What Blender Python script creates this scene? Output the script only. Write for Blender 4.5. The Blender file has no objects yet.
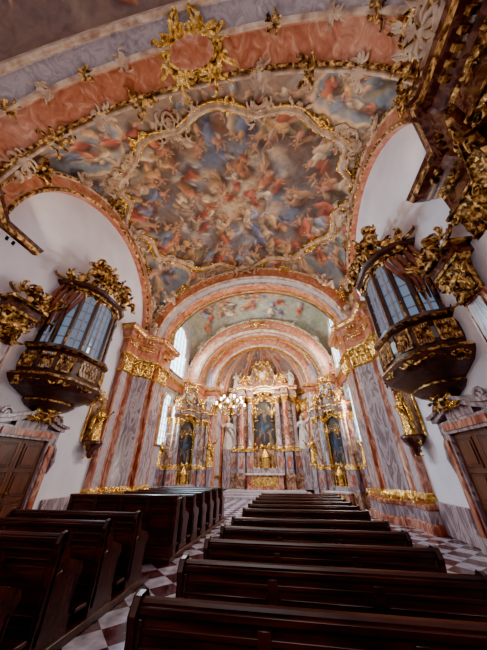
import bpy, math, random
import numpy as np
from mathutils import Vector, Matrix
pi=math.pi
# ------------------------------------------------------------ materials
def newmat(name):
    m=bpy.data.materials.new(name); m.use_nodes=True
    nt=m.node_tree; return m,nt,nt.nodes['Principled BSDF']
def ramp(nt,stops):
    r=nt.nodes.new('ShaderNodeValToRGB'); e=r.color_ramp.elements
    while len(e)<len(stops): e.new(.5)
    for i,(p,c) in enumerate(stops):
        e[i].position=p; e[i].color=(c[0],c[1],c[2],1)
    return r
def noise_mat(name,stops,scale=2,detail=6,dist=0,rough=.5,metal=0,bump=0,stretch=(1,1,1),bscale=None,spec=.5):
    m,nt,b=newmat(name)
    tc=nt.nodes.new('ShaderNodeTexCoord'); mp=nt.nodes.new('ShaderNodeMapping'); mp.inputs['Scale'].default_value=stretch
    nt.links.new(tc.outputs['Object'],mp.inputs['Vector'])
    n=nt.nodes.new('ShaderNodeTexNoise'); n.inputs['Scale'].default_value=scale; n.inputs['Detail'].default_value=detail; n.inputs['Distortion'].default_value=dist
    nt.links.new(mp.outputs[0],n.inputs['Vector'])
    r=ramp(nt,stops); nt.links.new(n.outputs['Fac'],r.inputs[0]); nt.links.new(r.outputs[0],b.inputs['Base Color'])
    b.inputs['Roughness'].default_value=rough; b.inputs['Metallic'].default_value=metal
    b.inputs['Specular IOR Level'].default_value=spec
    if bump:
        n2=nt.nodes.new('ShaderNodeTexNoise'); n2.inputs['Scale'].default_value=bscale or scale*4; n2.inputs['Detail'].default_value=4
        nt.links.new(mp.outputs[0],n2.inputs['Vector'])
        bp=nt.nodes.new('ShaderNodeBump'); bp.inputs['Strength'].default_value=bump; bp.inputs['Distance'].default_value=.05
        nt.links.new(n2.outputs['Fac'],bp.inputs['Height']); nt.links.new(bp.outputs[0],b.inputs['Normal'])
    return m
SALMON=noise_mat('marble_salmon',[(.25,(.26,.06,.03)),(.42,(.50,.15,.07)),(.55,(.60,.22,.115)),(.64,(.72,.37,.23)),(.75,(.38,.11,.055))],2.4,9,1.4,.3)
GREY=noise_mat('marble_grey_violet',[(.25,(.10,.07,.085)),(.42,(.25,.18,.20)),(.52,(.50,.40,.41)),(.57,(.18,.12,.14)),(.75,(.34,.23,.23))],2.6,9,1.6,.2,stretch=(1,1,.28))
PALE=noise_mat('marble_pale',[(.3,(.26,.21,.25)),(.48,(.50,.43,.46)),(.56,(.34,.29,.32)),(.7,(.63,.56,.56))],2.0,9,1.2,.35)
RED=noise_mat('marble_red',[(.3,(.18,.035,.02)),(.5,(.40,.12,.07)),(.58,(.62,.34,.24)),(.7,(.30,.07,.045))],3,9,1.6,.22,stretch=(1,1,.35))
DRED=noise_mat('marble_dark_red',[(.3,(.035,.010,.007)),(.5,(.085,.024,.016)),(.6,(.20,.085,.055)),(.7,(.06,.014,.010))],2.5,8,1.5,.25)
BROWNM=noise_mat('marble_brown',[(.3,(.10,.04,.022)),(.5,(.26,.12,.07)),(.58,(.50,.32,.22)),(.7,(.17,.075,.045))],2,8,1.8,.25)
GOLD=noise_mat('gilding',[(.34,(.22,.08,.012)),(.48,(.80,.42,.07)),(.62,(1.0,.74,.26))],7,4,.5,.27,.85,.5)
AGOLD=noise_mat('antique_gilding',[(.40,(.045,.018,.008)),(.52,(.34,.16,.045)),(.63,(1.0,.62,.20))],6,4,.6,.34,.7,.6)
STUC=noise_mat('stucco_cream',[(.3,(.32,.18,.11)),(.5,(.58,.39,.26)),(.7,(.80,.64,.46))],3,5,.3,.5,0,.3)
STUCW=noise_mat('stucco_white',[(.3,(.40,.33,.28)),(.5,(.60,.52,.46)),(.7,(.76,.70,.64))],3,5,.3,.5,0,.3)
WHITE=noise_mat('plaster_white',[(.3,(.74,.70,.78)),(.7,(.88,.86,.92))],.8,4,0,.75,0,.08)
WOOD=noise_mat('pew_wood',[(.3,(.020,.006,.004)),(.5,(.062,.017,.009)),(.7,(.12,.037,.018))],3,6,1.2,.30,stretch=(.35,3,3),spec=.5)
DWOOD=noise_mat('dark_wood',[(.3,(.028,.011,.008)),(.7,(.11,.042,.026))],3,6,1.2,.36,stretch=(2,2,.4))
BWOOD=noise_mat('door_wood',[(.3,(.05,.015,.008)),(.55,(.15,.050,.023)),(.7,(.09,.030,.014))],3,6,1.2,.34,stretch=(3,3,.4))
DRAPE=noise_mat('red_drapery',[(.3,(.10,.03,.02)),(.6,(.30,.10,.06))],3,4,.8,.7)
IRON=noise_mat('iron',[(.4,(.03,.03,.03)),(.6,(.06,.055,.05))],5,2,0,.5,.8)
def fresco_mat(name):
    m,nt,b=newmat(name)
    a=nt.nodes.new('ShaderNodeAttribute'); a.attribute_name='Col'
    tc=nt.nodes.new('ShaderNodeTexCoord')
    n=nt.nodes.new('ShaderNodeTexNoise'); n.inputs['Scale'].default_value=2.2; n.inputs['Detail'].default_value=8; n.inputs['Distortion'].default_value=1.2
    nt.links.new(tc.outputs['Object'],n.inputs['Vector'])
    r=ramp(nt,[(.3,(.55,.48,.46)),(.5,(.98,.94,.9)),(.68,(1.35,1.25,1.1))]); nt.links.new(n.outputs['Fac'],r.inputs[0])
    mx=nt.nodes.new('ShaderNodeMix'); mx.data_type='RGBA'; mx.blend_type='MULTIPLY'; mx.inputs[0].default_value=.6
    nt.links.new(a.outputs['Color'],mx.inputs[6]); nt.links.new(r.outputs[0],mx.inputs[7]); nt.links.new(mx.outputs[2],b.inputs['Base Color'])
    b.inputs['Roughness'].default_value=.7
    return m
FRES=fresco_mat('fresco_paint')
def emis(name,col,st,base=(.5,.6,.7),rough=.1):
    m,nt,b=newmat(name); b.inputs['Base Color'].default_value=(*base,1)
    b.inputs['Emission Color'].default_value=(*col,1); b.inputs['Emission Strength'].default_value=st; b.inputs['Roughness'].default_value=rough
    return m
DAYG=emis('daylight_glass',(.60,.86,1.0),9)
ORAG=emis('oratory_glass',(.50,.70,1.0),.42,(.12,.15,.22))
BULB=emis('candle_bulb',(1,.92,.8),120)
m_,nt_,b_=newmat('crystal'); b_.inputs['Base Color'].default_value=(.9,.9,.95,1); b_.inputs['Roughness'].default_value=.08; b_.inputs['Transmission Weight'].default_value=.6
CRYS=m_
def floor_mat():
    m,nt,b=newmat('floor_tiles')
    tc=nt.nodes.new('ShaderNodeTexCoord'); mp=nt.nodes.new('ShaderNodeMapping'); mp.inputs['Rotation'].default_value=(0,0,pi/4)
    nt.links.new(tc.outputs['Object'],mp.inputs['Vector'])
    ch=nt.nodes.new('ShaderNodeTexChecker'); ch.inputs['Scale'].default_value=2.2
    ch.inputs['Color1'].default_value=(.50,.49,.58,1); ch.inputs['Color2'].default_value=(.11,.045,.05,1)
    nt.links.new(mp.outputs[0],ch.inputs['Vector'])
    n=nt.nodes.new('ShaderNodeTexNoise'); n.inputs['Scale'].default_value=5; n.inputs['Detail'].default_value=8
    nt.links.new(tc.outputs['Object'],n.inputs['Vector'])
    r=ramp(nt,[(.3,(.45,.42,.45)),(.7,(1.3,1.25,1.25))]); nt.links.new(n.outputs['Fac'],r.inputs[0])
    mx=nt.nodes.new('ShaderNodeMix'); mx.data_type='RGBA'; mx.blend_type='MULTIPLY'; mx.inputs[0].default_value=1
    nt.links.new(ch.outputs[0],mx.inputs[6]); nt.links.new(r.outputs[0],mx.inputs[7]); nt.links.new(mx.outputs[2],b.inputs['Base Color'])
    b.inputs['Roughness'].default_value=.18
    return m
FLOOR=floor_mat()
# ------------------------------------------------------------ mesh builder
class MB:
    def __init__(s): s.v=[]; s.f=[]; s.m=[]
    def add(s,vs,fs,mi=0,M=None):
        o=len(s.v)
        if M is not None: vs=[M@Vector(v) for v in vs]
        s.v.extend([tuple(v) for v in vs]); s.f.extend([tuple(i+o for i in f) for f in fs])
        s.m.extend([mi]*len(fs) if isinstance(mi,int) else mi)
    def box(s,x0,x1,y0,y1,z0,z1,mi=0,M=None):
        s.add([(x0,y0,z0),(x1,y0,z0),(x1,y1,z0),(x0,y1,z0),(x0,y0,z1),(x1,y0,z1),(x1,y1,z1),(x0,y1,z1)],
              [(0,3,2,1),(4,5,6,7),(0,1,5,4),(1,2,6,5),(2,3,7,6),(3,0,4,7)],mi,M)
    def grid(s,P,mi=0,M=None,closed=False):
        nr=len(P); nc=len(P[0]); vs=[p for r in P for p in r]; fs=[]
        for i in range(nr-1):
            for j in range(nc if closed else nc-1):
                k=(j+1)%nc; fs.append((i*nc+j,i*nc+k,(i+1)*nc+k,(i+1)*nc+j))
        s.add(vs,fs,mi,M)
    def tube(s,pts,r,n=6,mi=0,M=None,cap=True):
        pts=[Vector(p) for p in pts]; N=len(pts)
        if not hasattr(r,'__len__'): r=[r]*N
        P=[]; up=None
        for i in range(N):
            t=(pts[min(i+1,N-1)]-pts[max(i-1,0)])
            if t.length<1e-9: t=Vector((0,0,1))
            t.normalize()
            if up is None:
                up=Vector((0,0,1)) if abs(t.z)<.9 else Vector((1,0,0))
            a=(up-t*up.dot(t))
            if a.length<1e-6: a=t.orthogonal()
            a.normalize(); up=a; b=t.cross(a)
            P.append([pts[i]+(a*math.cos(2*pi*k/n)+b*math.sin(2*pi*k/n))*r[i] for k in range(n)])
        s.grid(P,mi,M,True)
        if cap:
            s.add(P[0],[tuple(range(n))],mi,M); s.add(P[-1],[tuple(range(n))],mi,M)
    def lathe(s,prof,n=16,mi=0,M=None,sx=1,sy=1,fold=0,nf=7):
        P=[[(r*sx*math.cos(2*pi*k/n)*(1+fold*math.sin(nf*2*pi*k/n)),r*sy*math.sin(2*pi*k/n)*(1+fold*math.sin(nf*2*pi*k/n)),z) for k in range(n)] for r,z in prof]
        s.grid(P,mi,M,True)
    def ell(s,c,r,mi=0,M=None,n=10):
        P=[]
        for i in range(n//2+2):
            a=-pi/2+pi*i/(n//2+1); P.append([(c[0]+r[0]*math.cos(a)*math.cos(2*pi*k/n),c[1]+r[1]*math.cos(a)*math.sin(2*pi*k/n),c[2]+r[2]*math.sin(a)) for k in range(n)])
        s.grid(P,mi,M,True)
    def prism(s,poly,a0,a1,mi=0,M=None):   # poly in (y,z), extruded on x
        n=len(poly); vs=[(a0,p[0],p[1]) for p in poly]+[(a1,p[0],p[1]) for p in poly]
        fs=[tuple(range(n)),tuple(range(2*n-1,n-1,-1))]+[(i,(i+1)%n,n+(i+1)%n,n+i) for i in range(n)]
        s.add(vs,fs,mi,M)
    def obj(s,name,mats,parent=None,bevel=0,smooth=True,ang=.7,center=True,remesh=0):
        me=bpy.data.meshes.new(name); v=np.array(s.v,dtype=float)
        o=np.zeros(3)
        if center and parent is None:
            o=np.array([(v[:,0].min()+v[:,0].max())/2,(v[:,1].min()+v[:,1].max())/2,v[:,2].min()])
        me.from_pydata((v-o).tolist(),[],s.f)
        for m in mats: me.materials.append(m)
        me.polygons.foreach_set('material_index',s.m)
        if smooth:
            me.polygons.foreach_set('use_smooth',[True]*len(s.f)); me.set_sharp_from_angle(angle=ang)
        me.update()
        ob=bpy.data.objects.new(name,me); bpy.context.collection.objects.link(ob); ob.location=o
        if bevel:
            b=ob.modifiers.new('bevel','BEVEL'); b.width=bevel; b.segments=2; b.limit_method='ANGLE'; b.angle_limit=.9
        return ob
def T(x,y,z): return Matrix.Translation((x,y,z))
def RZ(a): return Matrix.Rotation(a,4,'Z')
def frame(o,x,z):
    x=Vector(x).normalized(); z=Vector(z); z=(z-x*z.dot(x)).normalized(); y=z.cross(x)
    M=Matrix.Identity(4)
    for i in range(3): M[i][0]=x[i]; M[i][1]=y[i]; M[i][2]=z[i]; M[i][3]=o[i]
    return M
def S(a,b=None,c=None): return Matrix.Diagonal((a,b if b is not None else a,c if c is not None else a,1))
# ------------------------------------------------------------ ornament
def curl(mb,M,L,A,kind,r,mi,n=20,ang=0,ox=0,oz=0):
    th=ang; x=ox; z=oz; pts=[]; rs=[]; ds=L/n
    for i in range(n+1):
        t=i/n; w=2*t-1; k=(.6+abs(w)**3*A)
        if kind=='S' and w<0: k=-k
        pts.append((x,0.35*r*math.sin(3*t),z)); rs.append(r*(.35+.75*math.sin(pi*t)))
        th+=k*ds/L*2.2; x+=math.cos(th)*ds; z+=math.sin(th)*ds
    mb.tube(pts,rs,5,mi,M,False)
def leaf(mb,M,L,w,mi,curlv=.6):
    P=[]
    for i in range(6):
        t=i/5; ww=w*math.sin(pi*(.12+.85*t))*(1+.15*math.sin(14*t)); a=curlv*t*1.6
        z=L*math.sin(a)/max(a,.001)*t if a>0 else 0; y=L*t*t*.5*curlv
        P.append([(-ww,y*1.0,z),(-ww*.4,y+w*.25,z+.02*L),(0,y,z+.03*L),(ww*.4,y+w*.25,z+.02*L),(ww,y,z)])
    mb.grid(P,mi,M)
def rocaille(mb,M,w,h,n,seed,mi,r=None,leaves=True):
    R=random.Random(seed); r=r or .045*min(w,h)+.02
    for i in range(n):
        a=R.uniform(-.2,pi*.5); q=R.uniform(.15,.9)
        ox=w*.5*q*math.cos(a); oz=h*(.5*q*math.sin(a)*(1 if R.random()<.62 else -1))
        L=R.uniform(.35,.75)*min(w,h); A=R.uniform(4,9); k=R.choice('CSC'); an=R.uniform(0,2*pi); rr=r*R.uniform(.7,1.3)
        for sx in (1,-1):
            curl(mb,M@S(sx,1,1),L,A,k,rr,mi,ang=an,ox=ox,oz=oz)
        if leaves and i%2==0:
            MM=Matrix.Rotation(R.uniform(-1.8,1.8),4,'Y')
            for sx in (1,-1):
                leaf(mb,M@S(sx,1,1)@T(ox,0,oz)@MM,L*.6,L*.15,mi)
    for k in range(-3,4):   # shell
        a=k*.33
        mb.tube([(0,r,0),(math.sin(a)*h*.13,r*1.8,math.cos(a)*h*.13),(math.sin(a)*h*.26,r*.6,math.cos(a)*h*.26)],[r*.4,r*.9,r*.5],5,mi,M,False)
def capital(mb,M,w,h,mi,d=.25):
    P=[]
    for z,o in ((0,0),(h*.6,.03),(h*.85,.10),(h*.9,.16)):
        P.append([(-w/2-o,0,z),(-w/2-o,d*.5+o,z),(w/2+o,d*.5+o,z),(w/2+o,0,z)])
    mb.grid(P,mi,M)
    mb.box(-w/2-.18,w/2+.18,0,d*.5+.2,h*.9,h,mi,M); mb.tube([(-w/2-.03,d*.5,0),(w/2+.03,d*.5,0)],.04,6,mi,M)
    for row,(z0,L,nn) in enumerate(((.02,h*.45,4),(h*.32,h*.45,3))):
        for i in range(nn):
            x=-w/2+w*(i+.5)/nn; leaf(mb,M@T(x,d*.5+.03,z0),L,w/nn*.55,mi,.5)
    for sx in (1,-1):
        pts=[];
        for i in range(18):
            a=i/17*2*pi*1.4; rr=.16*h*(1-i/17*.8); pts.append((sx*(w/2+.04)+sx*rr*math.cos(a),d*.5+.12,h*.72+rr*math.sin(a)))
        mb.tube(pts,.03,5,mi,M,False)
def plansweep(mb,plan,prof,matfn,M=None):
    n=len(plan); nor=[]
    for i in range(n-1):
        dx=plan[i+1][0]-plan[i][0]; dy=plan[i+1][1]-plan[i][1]; l=math.hypot(dx,dy); nor.append((-dy/l,dx/l))
    mit=[]
    for i in range(n):
        a=nor[max(i-1,0)]; b=nor[min(i,n-2)]; q=max(1+a[0]*b[0]+a[1]*b[1],.35); mit.append(((a[0]+b[0])/q,(a[1]+b[1])/q))
    vs=[]; fs=[]; ms=[]
    for (o,z) in prof:
        for i in range(n): vs.append((plan[i][0]+o*mit[i][0],plan[i][1]+o*mit[i][1],z))
    for j in range(len(prof)-1):
        for i in range(n-1):
            fs.append((j*n+i,j*n+i+1,(j+1)*n+i+1,(j+1)*n+i)); ms.append(matfn(i,j))
    mb.add(vs,fs,ms,M)
def statue(mb,M,mi,pose=0,skin=None):
    sk=mi if skin is None else skin
    mb.lathe([(.30,0),(.31,.05),(.25,.35),(.21,.7),(.19,.95),(.17,1.08),(.20,1.25),(.22,1.38),(.15,1.47),(.06,1.52),(.05,1.6)],22,mi,M,1,.75,.10,7)
    mb.ell((0,.02,1.66),(.085,.10,.125),sk,M); mb.tube([(0,.11,1.68),(0,.14,1.645),(0,.11,1.63)],.015,5,sk,M)
    mb.ell((0,-.03,1.70),(.10,.10,.12),mi,M); mb.tube([(0,.05,1.58),(0,.09,1.50),(0,.06,1.42)],[.05,.05,.02],6,mi,M)
    if pose%2==0: arms=(((.20,0,1.40),(.38,.08,1.22),(.50,.22,1.48)),((-.20,0,1.40),(-.30,.05,1.14),(-.08,.24,1.18)))
    else: arms=(((.20,0,1.40),(.32,.06,1.14),(.10,.26,1.24)),((-.20,0,1.40),(-.42,.06,1.50),(-.55,.14,1.76)))
    for a in arms:
        mb.tube(a,[.085,.075,.05],7,mi,M); e=Vector(a[2]); dv=(e-Vector(a[1])).normalized(); p=e+dv*.06
        mb.ell(p,(.035,.035,.045),sk,M,8); sd=dv.orthogonal().normalized()
        for k in range(5): mb.tube([p+sd*(k-2)*.018,p+sd*(k-2)*.022+dv*(.07-.01*abs(k-2)),p+sd*(k-2)*.024+dv*.10+Vector((0,.02,-.01))],.011,4,sk,M)
    mb.tube([(.22,.0,1.42),(.05,.2,1.2),(-.18,.2,.95),(-.3,.05,.7),(-.33,-.1,.3)],[.05,.07,.09,.09,.05],7,mi,M)
    mb.tube([(-.2,-.02,1.42),(-.32,-.1,1.1),(-.36,-.12,.6)],[.05,.1,.12],7,mi,M)
def putto(mb,M,mi,wing=True):
    mb.ell((0,0,.22),(.14,.12,.19),mi,M); mb.ell((0,.03,.50),(.10,.11,.12),mi,M); mb.ell((0,-.02,.54),(.11,.10,.10),mi,M)
    mb.ell((0,.14,.49),(.018,.02,.02),mi,M,6)
    mb.tube([(.10,.0,.36),(.25,.06,.33),(.30,.16,.50)],[.06,.05,.035],6,mi,M); mb.tube([(-.10,0,.36),(-.24,.10,.26),(-.18,.24,.22)],[.06,.05,.035],6,mi,M)
    mb.tube([(.07,.02,.10),(.14,.26,.10),(.12,.30,-.14),(.13,.37,-.16)],[.085,.075,.05,.03],6,mi,M); mb.tube([(-.07,.02,.10),(-.18,.22,.02),(-.22,.12,-.2),(-.22,.2,-.23)],[.085,.075,.05,.03],6,mi,M)
    if wing:
        for sx in (1,-1):
            for k in range(4): leaf(mb,M@T(sx*.07,-.1,.32)@Matrix.Rotation(sx*(.5+.28*k),4,'Y'),.42-.05*k,.06,mi,-.3)
# ------------------------------------------------------------ fresco painter (vertex colours on real vault surface)
class Paint:
    def __init__(s,xs,ys,base,seed=0):
        s.xs=np.array(xs); s.ys=np.array(ys); s.X,s.Y=np.meshgrid(s.xs,s.ys); s.C=np.zeros(s.X.shape+(3,)); s.C[:]=base; s.R=random.Random(seed)
        s.WX=.10*np.sin(s.Y*3.1+1)+.07*np.sin(s.X*5.3+s.Y*2.2)+.04*np.sin(s.Y*11); s.WY=.10*np.sin(s.X*2.7)+.07*np.sin(s.X*3.3-s.Y*4.9)+.04*np.sin(s.X*12)
    def st(s,cx,cy,a,b,ang,col,soft=.25,alpha=1,shade=.35,warp=1):
        r=max(a,b)+.2
        i0,i1=np.searchsorted(s.xs,[cx-r,cx+r]); j0,j1=np.searchsorted(s.ys,[cy-r,cy+r])
        if i1<=i0 or j1<=j0: return
        sl=(slice(j0,j1),slice(i0,i1))
        dx=s.X[sl]+warp*s.WX[sl]*min(1,r)-cx; dy=s.Y[sl]+warp*s.WY[sl]*min(1,r)-cy; c,q=math.cos(ang),math.sin(ang)
        p=(dx*c+dy*q)/a; o=(-dx*q+dy*c)/b; d=np.sqrt(p*p+o*o)
        al=np.clip((1-d)/soft,0,1)*alpha; sh=1+shade*(o*.8+p*.3)
        cc=np.array(col)[None,None,:]*sh[:,:,None]
        s.C[sl]=s.C[sl]*(1-al[:,:,None])+cc*al[:,:,None]
    def fig(s,cx,cy,z,ang,col):
        R=s.R; j=lambda q:R.uniform(-q,q)
        u=(math.cos(ang),math.sin(ang)); w=(-u[1],u[0]); at=lambda p,q:(cx+z*(u[0]*p+w[0]*q),cy+z*(u[1]*p+w[1]*q))
        fl=(.66+j(.08),.34+j(.05),.18+j(.04))
        s.st(*at(-.15,-.08),.50*z,.34*z,ang+j(.4),(.075,.035,.03),.65,.8)
        for k in range(3):
            f=1+j(.4); s.st(*at(-.22+j(.2),j(.12)),(.27+j(.06))*z,(.16+j(.04))*z,ang+j(1.0),[min(1,c*f) for c in col],.3,1,.9)
        s.st(*at(.12,0),.16*z,.10*z,ang+j(.3),fl,.4,1,.7)
        for k in range(2):
            a=ang+R.uniform(.4,1.3)*(1 if k else -1); s.st(cx+z*(u[0]*.15+.17*math.cos(a)),cy+z*(u[1]*.15+.17*math.sin(a)),.18*z,.035*z,a,fl,.5,.9,.3)
        a=ang+pi+j(.6); s.st(cx+z*(-u[0]*.4+.12*math.cos(a)),cy+z*(-u[1]*.4+.12*math.sin(a)),.18*z,.05*z,a,fl,.5,.85,.3)
        s.st(*at(.33,0),.08*z,.07*z,0,(.12,.05,.03),.3,.95,0); s.st(*at(.32,.012),.058*z,.05*z,0,fl,.3,1,.2)
    def group(s,cx,cy,rad,n,z,pal,ang,cloud):
        R=s.R
        for k in range(6): s.st(cx+R.uniform(-.7,.7)*rad,cy+R.uniform(-.7,.7)*rad,rad*R.uniform(.6,.9),rad*R.uniform(.35,.5),R.uniform(0,3),cloud,.7,.8,.6)
        col=R.choice(pal)
        for k in range(n):
            a=R.uniform(0,2*pi); q=rad*math.sqrt(R.random())
            s.fig(cx+q*math.cos(a),cy+q*math.sin(a)*.8,z*R.uniform(.8,1.2),ang+R.uniform(-.6,.6),R.choice(pal) if R.random()<.5 else col)
    def unify(s,warm=(1.24,.92,.66),k=.14,bl=.10):
        C=s.C; B=C.copy()
        for ax in (0,1):
            acc=np.zeros_like(B)
            for d in range(-5,6): acc+=np.roll(B,d,axis=ax)
            B=acc/11
        C=C*(1-bl)+B*bl; lum=C.mean(-1,keepdims=True); s.C=C*(1-k)+lum*np.array(warm)*k
PAL=[(.50,.10,.05),(.58,.17,.07),(.62,.33,.12),(.14,.18,.30),(.23,.28,.36),(.66,.50,.34),(.42,.07,.05),(.24,.19,.10),(.46,.26,.15),(.58,.38,.20)]
WARM=[(.62,.15,.06),(.68,.25,.10),(.72,.42,.18),(.76,.58,.38),(.52,.11,.06),(.55,.30,.16)]
def add_vault(name,mesh_pts,P,mi=FRES,offs=None):
    nr,nc=P.X.shape; v=mesh_pts.reshape(-1,3)
    o=np.array([0,(v[:,1].min()+v[:,1].max())/2,v[:,2].min()])
    me=bpy.data.meshes.new(name)
    idx=np.arange(nr*nc).reshape(nr,nc); f=np.stack([idx[:-1,:-1],idx[:-1,1:],idx[1:,1:],idx[1:,:-1]],-1).reshape(-1,4)
    me.from_pydata((v-o).tolist(),[],f.tolist()); me.materials.append(mi)
    at=me.color_attributes.new('Col','FLOAT_COLOR','POINT'); C=np.ones((nr*nc,4),dtype=np.float32); C[:,:3]=np.clip(P.C.reshape(-1,3),0,1)
    at.data.foreach_set('color',C.ravel()); me.polygons.foreach_set('use_smooth',[True]*len(f)); me.update()
    ob=bpy.data.objects.new(name,me); bpy.context.collection.objects.link(ob); ob.location=o; return ob
def zv(x,y,W,c,h,sp,ri,bu):
    a=np.sqrt(np.clip(1-(x/W)**2,0,1)); b=np.sqrt(np.clip(1-((y-c)/h)**2,0,1)); return sp+ri*(a+b-a*b)+bu*a*b
W=7.0; SP=9.35; RI=5.6; C0=8.15; H0=5.25; BU=1.1; CF=8.6; HF=4.95
NV=dict(W=W,c=C0,h=H0,sp=SP,ri=RI,bu=BU)
def rlob(th):
    u=math.cos(th); v=math.sin(th)
    best=(1/(abs(u/.88)**3.0+abs(v/.87)**3.0))**(1/3.0)
    for cx,cy in ((.48,0),(-.48,0),(0,.47),(0,-.47)):
        b=u*cx+v*cy; q=b*b-(cx*cx+cy*cy-.48**2)
        if q>0: best=max(best,b+math.sqrt(q))
    return min(best,.96)*(1+.025*math.cos(12*th))
def vault_grid(Wd,c,h,nx,ny):
    px=np.linspace(-1,1,nx); py=np.linspace(-1,1,ny)
    f=lambda p:.45*p+.55*np.sin(p*pi/2)
    return Wd*f(px),c+h*f(py)
def rand_clouds(P,n,x0,x1,y0,y1,cols,s0,s1,al=.5):
    for i in range(n):
        P.st(P.R.uniform(x0,x1),P.R.uniform(y0,y1),P.R.uniform(s0,s1),P.R.uniform(s0,s1)*.6,P.R.uniform(0,3),P.R.choice(cols),.9,al,.4)
# main nave vault
xs,ys=vault_grid(W,C0,H0,460,380)
P=Paint(xs,ys,(.20,.13,.11),3)
rand_clouds(P,120,-6,6,3.5,13,[(.34,.17,.10),(.17,.17,.21),(.42,.25,.15),(.22,.11,.08),(.24,.25,.30)],.6,1.7,.6)
R=P.R
for i in range(18):
    a=2*pi*i/18+R.uniform(-.1,.1); q=R.uniform(2.0,3.1); P.st(q*1.25*math.cos(a),CF+q*math.sin(a),1.25,.7,a+pi/2,R.choice([(.16,.22,.34),(.21,.27,.37),(.29,.33,.41),(.44,.39,.38)]),.7,.9,.5)
for i in range(40):
    a=R.uniform(0,6.28); q=R.uniform(1.6,3.2); P.st(q*1.25*math.cos(a),CF+q*math.sin(a),R.uniform(.3,.6),R.uniform(.15,.28),a+pi/2+R.uniform(-.6,.6),R.choice([(.68,.60,.54),(.60,.47,.38),(.74,.63,.50)]),.6,.7,.5)
for i in range(70):
    a=R.uniform(0,6.28); q=abs(R.gauss(0,1.1)); P.st(q*1.2*math.cos(a),CF-.2+q*math.sin(a),R.uniform(.4,1.0),R.uniform(.3,.6),R.uniform(0,3),R.choice([(.80,.54,.30),(.84,.66,.44),(.70,.36,.17)]),.9,.6,.4)
for i in range(30):
    th=2*pi*i/30+R.uniform(-.05,.05); rr=rlob(th)*R.uniform(.80,.88); x=W*rr*math.cos(th); y=CF+HF*rr*math.sin(th); ang=math.atan2(CF-y,-x)
    P.group(x,y,.72,R.choice([2,4,5]),1.55,PAL,ang,R.choice([(.24,.09,.05),(.33,.16,.08),(.13,.09,.09),(.40,.24,.13)]))
for i in range(11):
    a=2*pi*i/11+.2+R.uniform(-.15,.15); q=R.uniform(2.0,2.9); P.group(q*1.25*math.cos(a),CF+q*math.sin(a)*.95,.6,R.choice([2,3,4]),1.35,PAL+WARM,a+pi,R.choice([(.50,.36,.26),(.31,.28,.30),(.54,.43,.34)]))
for i in range(6):
    a=2*pi*i/6; q=R.uniform(1.0,1.5); P.group(q*1.2*math.cos(a),CF-.1+q*math.sin(a),.5,3,1.2,WARM+[(.26,.32,.46)],a+pi,(.66,.44,.26))
P.group(0,CF-.4,.5,3,1.2,WARM,pi/2,(.84,.62,.38))
for i in range(50):
    th=R.uniform(0,6.28); q=R.uniform(.2,.85); x=W*q*math.cos(th)*.9; y=CF+HF*q*math.sin(th)*.9; P.st(x,y,.26,.10,R.uniform(0,3),R.choice([(.80,.60,.40),(.72,.64,.55),(.66,.28,.13)]),.6,.85)
P.unify(); P.C*=.86
U=(P.X/W); V=(P.Y-CF)/HF; TH=np.arctan2(V,U); RR=np.hypot(U,V)
tt=np.linspace(-pi,pi,721); rl=np.interp(TH,tt,[rlob(t) for t in tt])
Q=Paint(xs,ys,(.34,.23,.17),9)
rand_clouds(Q,200,-7,7,2.9,13.4,[(.50,.36,.26),(.22,.14,.11),(.24,.24,.30),(.46,.25,.15),(.30,.31,.36)],.3,.8,.6)
for i in range(70):
    th=2*pi*i/70; rr=rlob(th)*1.13; Q.fig(W*rr*math.cos(th),CF+HF*rr*math.sin(th),R.uniform(.6,.95),R.uniform(0,6.28),R.choice(PAL+[(.55,.42,.28)]*4))
for sx in (1,-1):
    for sy in (1,-1):
        cx=sx*5.75; cy=C0+sy*4.15
        Q.st(cx,cy,1.7,1.25,sx*sy*-.6,(.70,.48,.26),.05,1,.3); Q.st(cx,cy,1.55,1.1,sx*sy*-.6,(.22,.28,.36),.1,1,.3)
        for k in range(9): Q.st(cx+R.uniform(-.9,.9),cy+R.uniform(-.7,.7),.6,.3,R.uniform(0,3),R.choice([(.48,.36,.15),(.17,.22,.30),(.54,.44,.30)]),.8,.7)
        for k in range(8): Q.fig(cx+R.uniform(-.9,.9),cy+R.uniform(-.7,.7),R.uniform(.9,1.3),R.uniform(0,6.28),R.choice(PAL))
Q.unify(k=.2); P.C=np.where((RR<rl)[:,:,None],P.C,Q.C)
add_vault('ceiling',np.stack([P.X,P.Y,zv(P.X,P.Y,**NV)],-1),P)
# rear vault (partly above camera)
xs,ys=vault_grid(W,-4.35,5.25,260,220)
P=Paint(xs,ys,(.24,.15,.12),5)
rand_clouds(P,120,-7,7,-9,1,[(.36,.20,.12),(.15,.17,.25),(.46,.31,.20)],.4,1.1)
for i in range(10): P.group(R.uniform(-6.5,6.5),R.uniform(-6,-1.5),.8,4,1.7,PAL,R.uniform(0,6.28),(.2,.12,.1))
for i in range(13): P.group(-6.4+12.8*i/12,R.uniform(-.9,.2),.5,3,1.1,PAL,-pi/2+R.uniform(-.8,.8),R.choice([(.2,.12,.1),(.34,.22,.13)]))
P.C*=.85
add_vault('ceiling',np.stack([P.X,P.Y,zv(P.X,P.Y,W,-4.35,5.25,SP,RI,BU)],-1),P)
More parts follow.
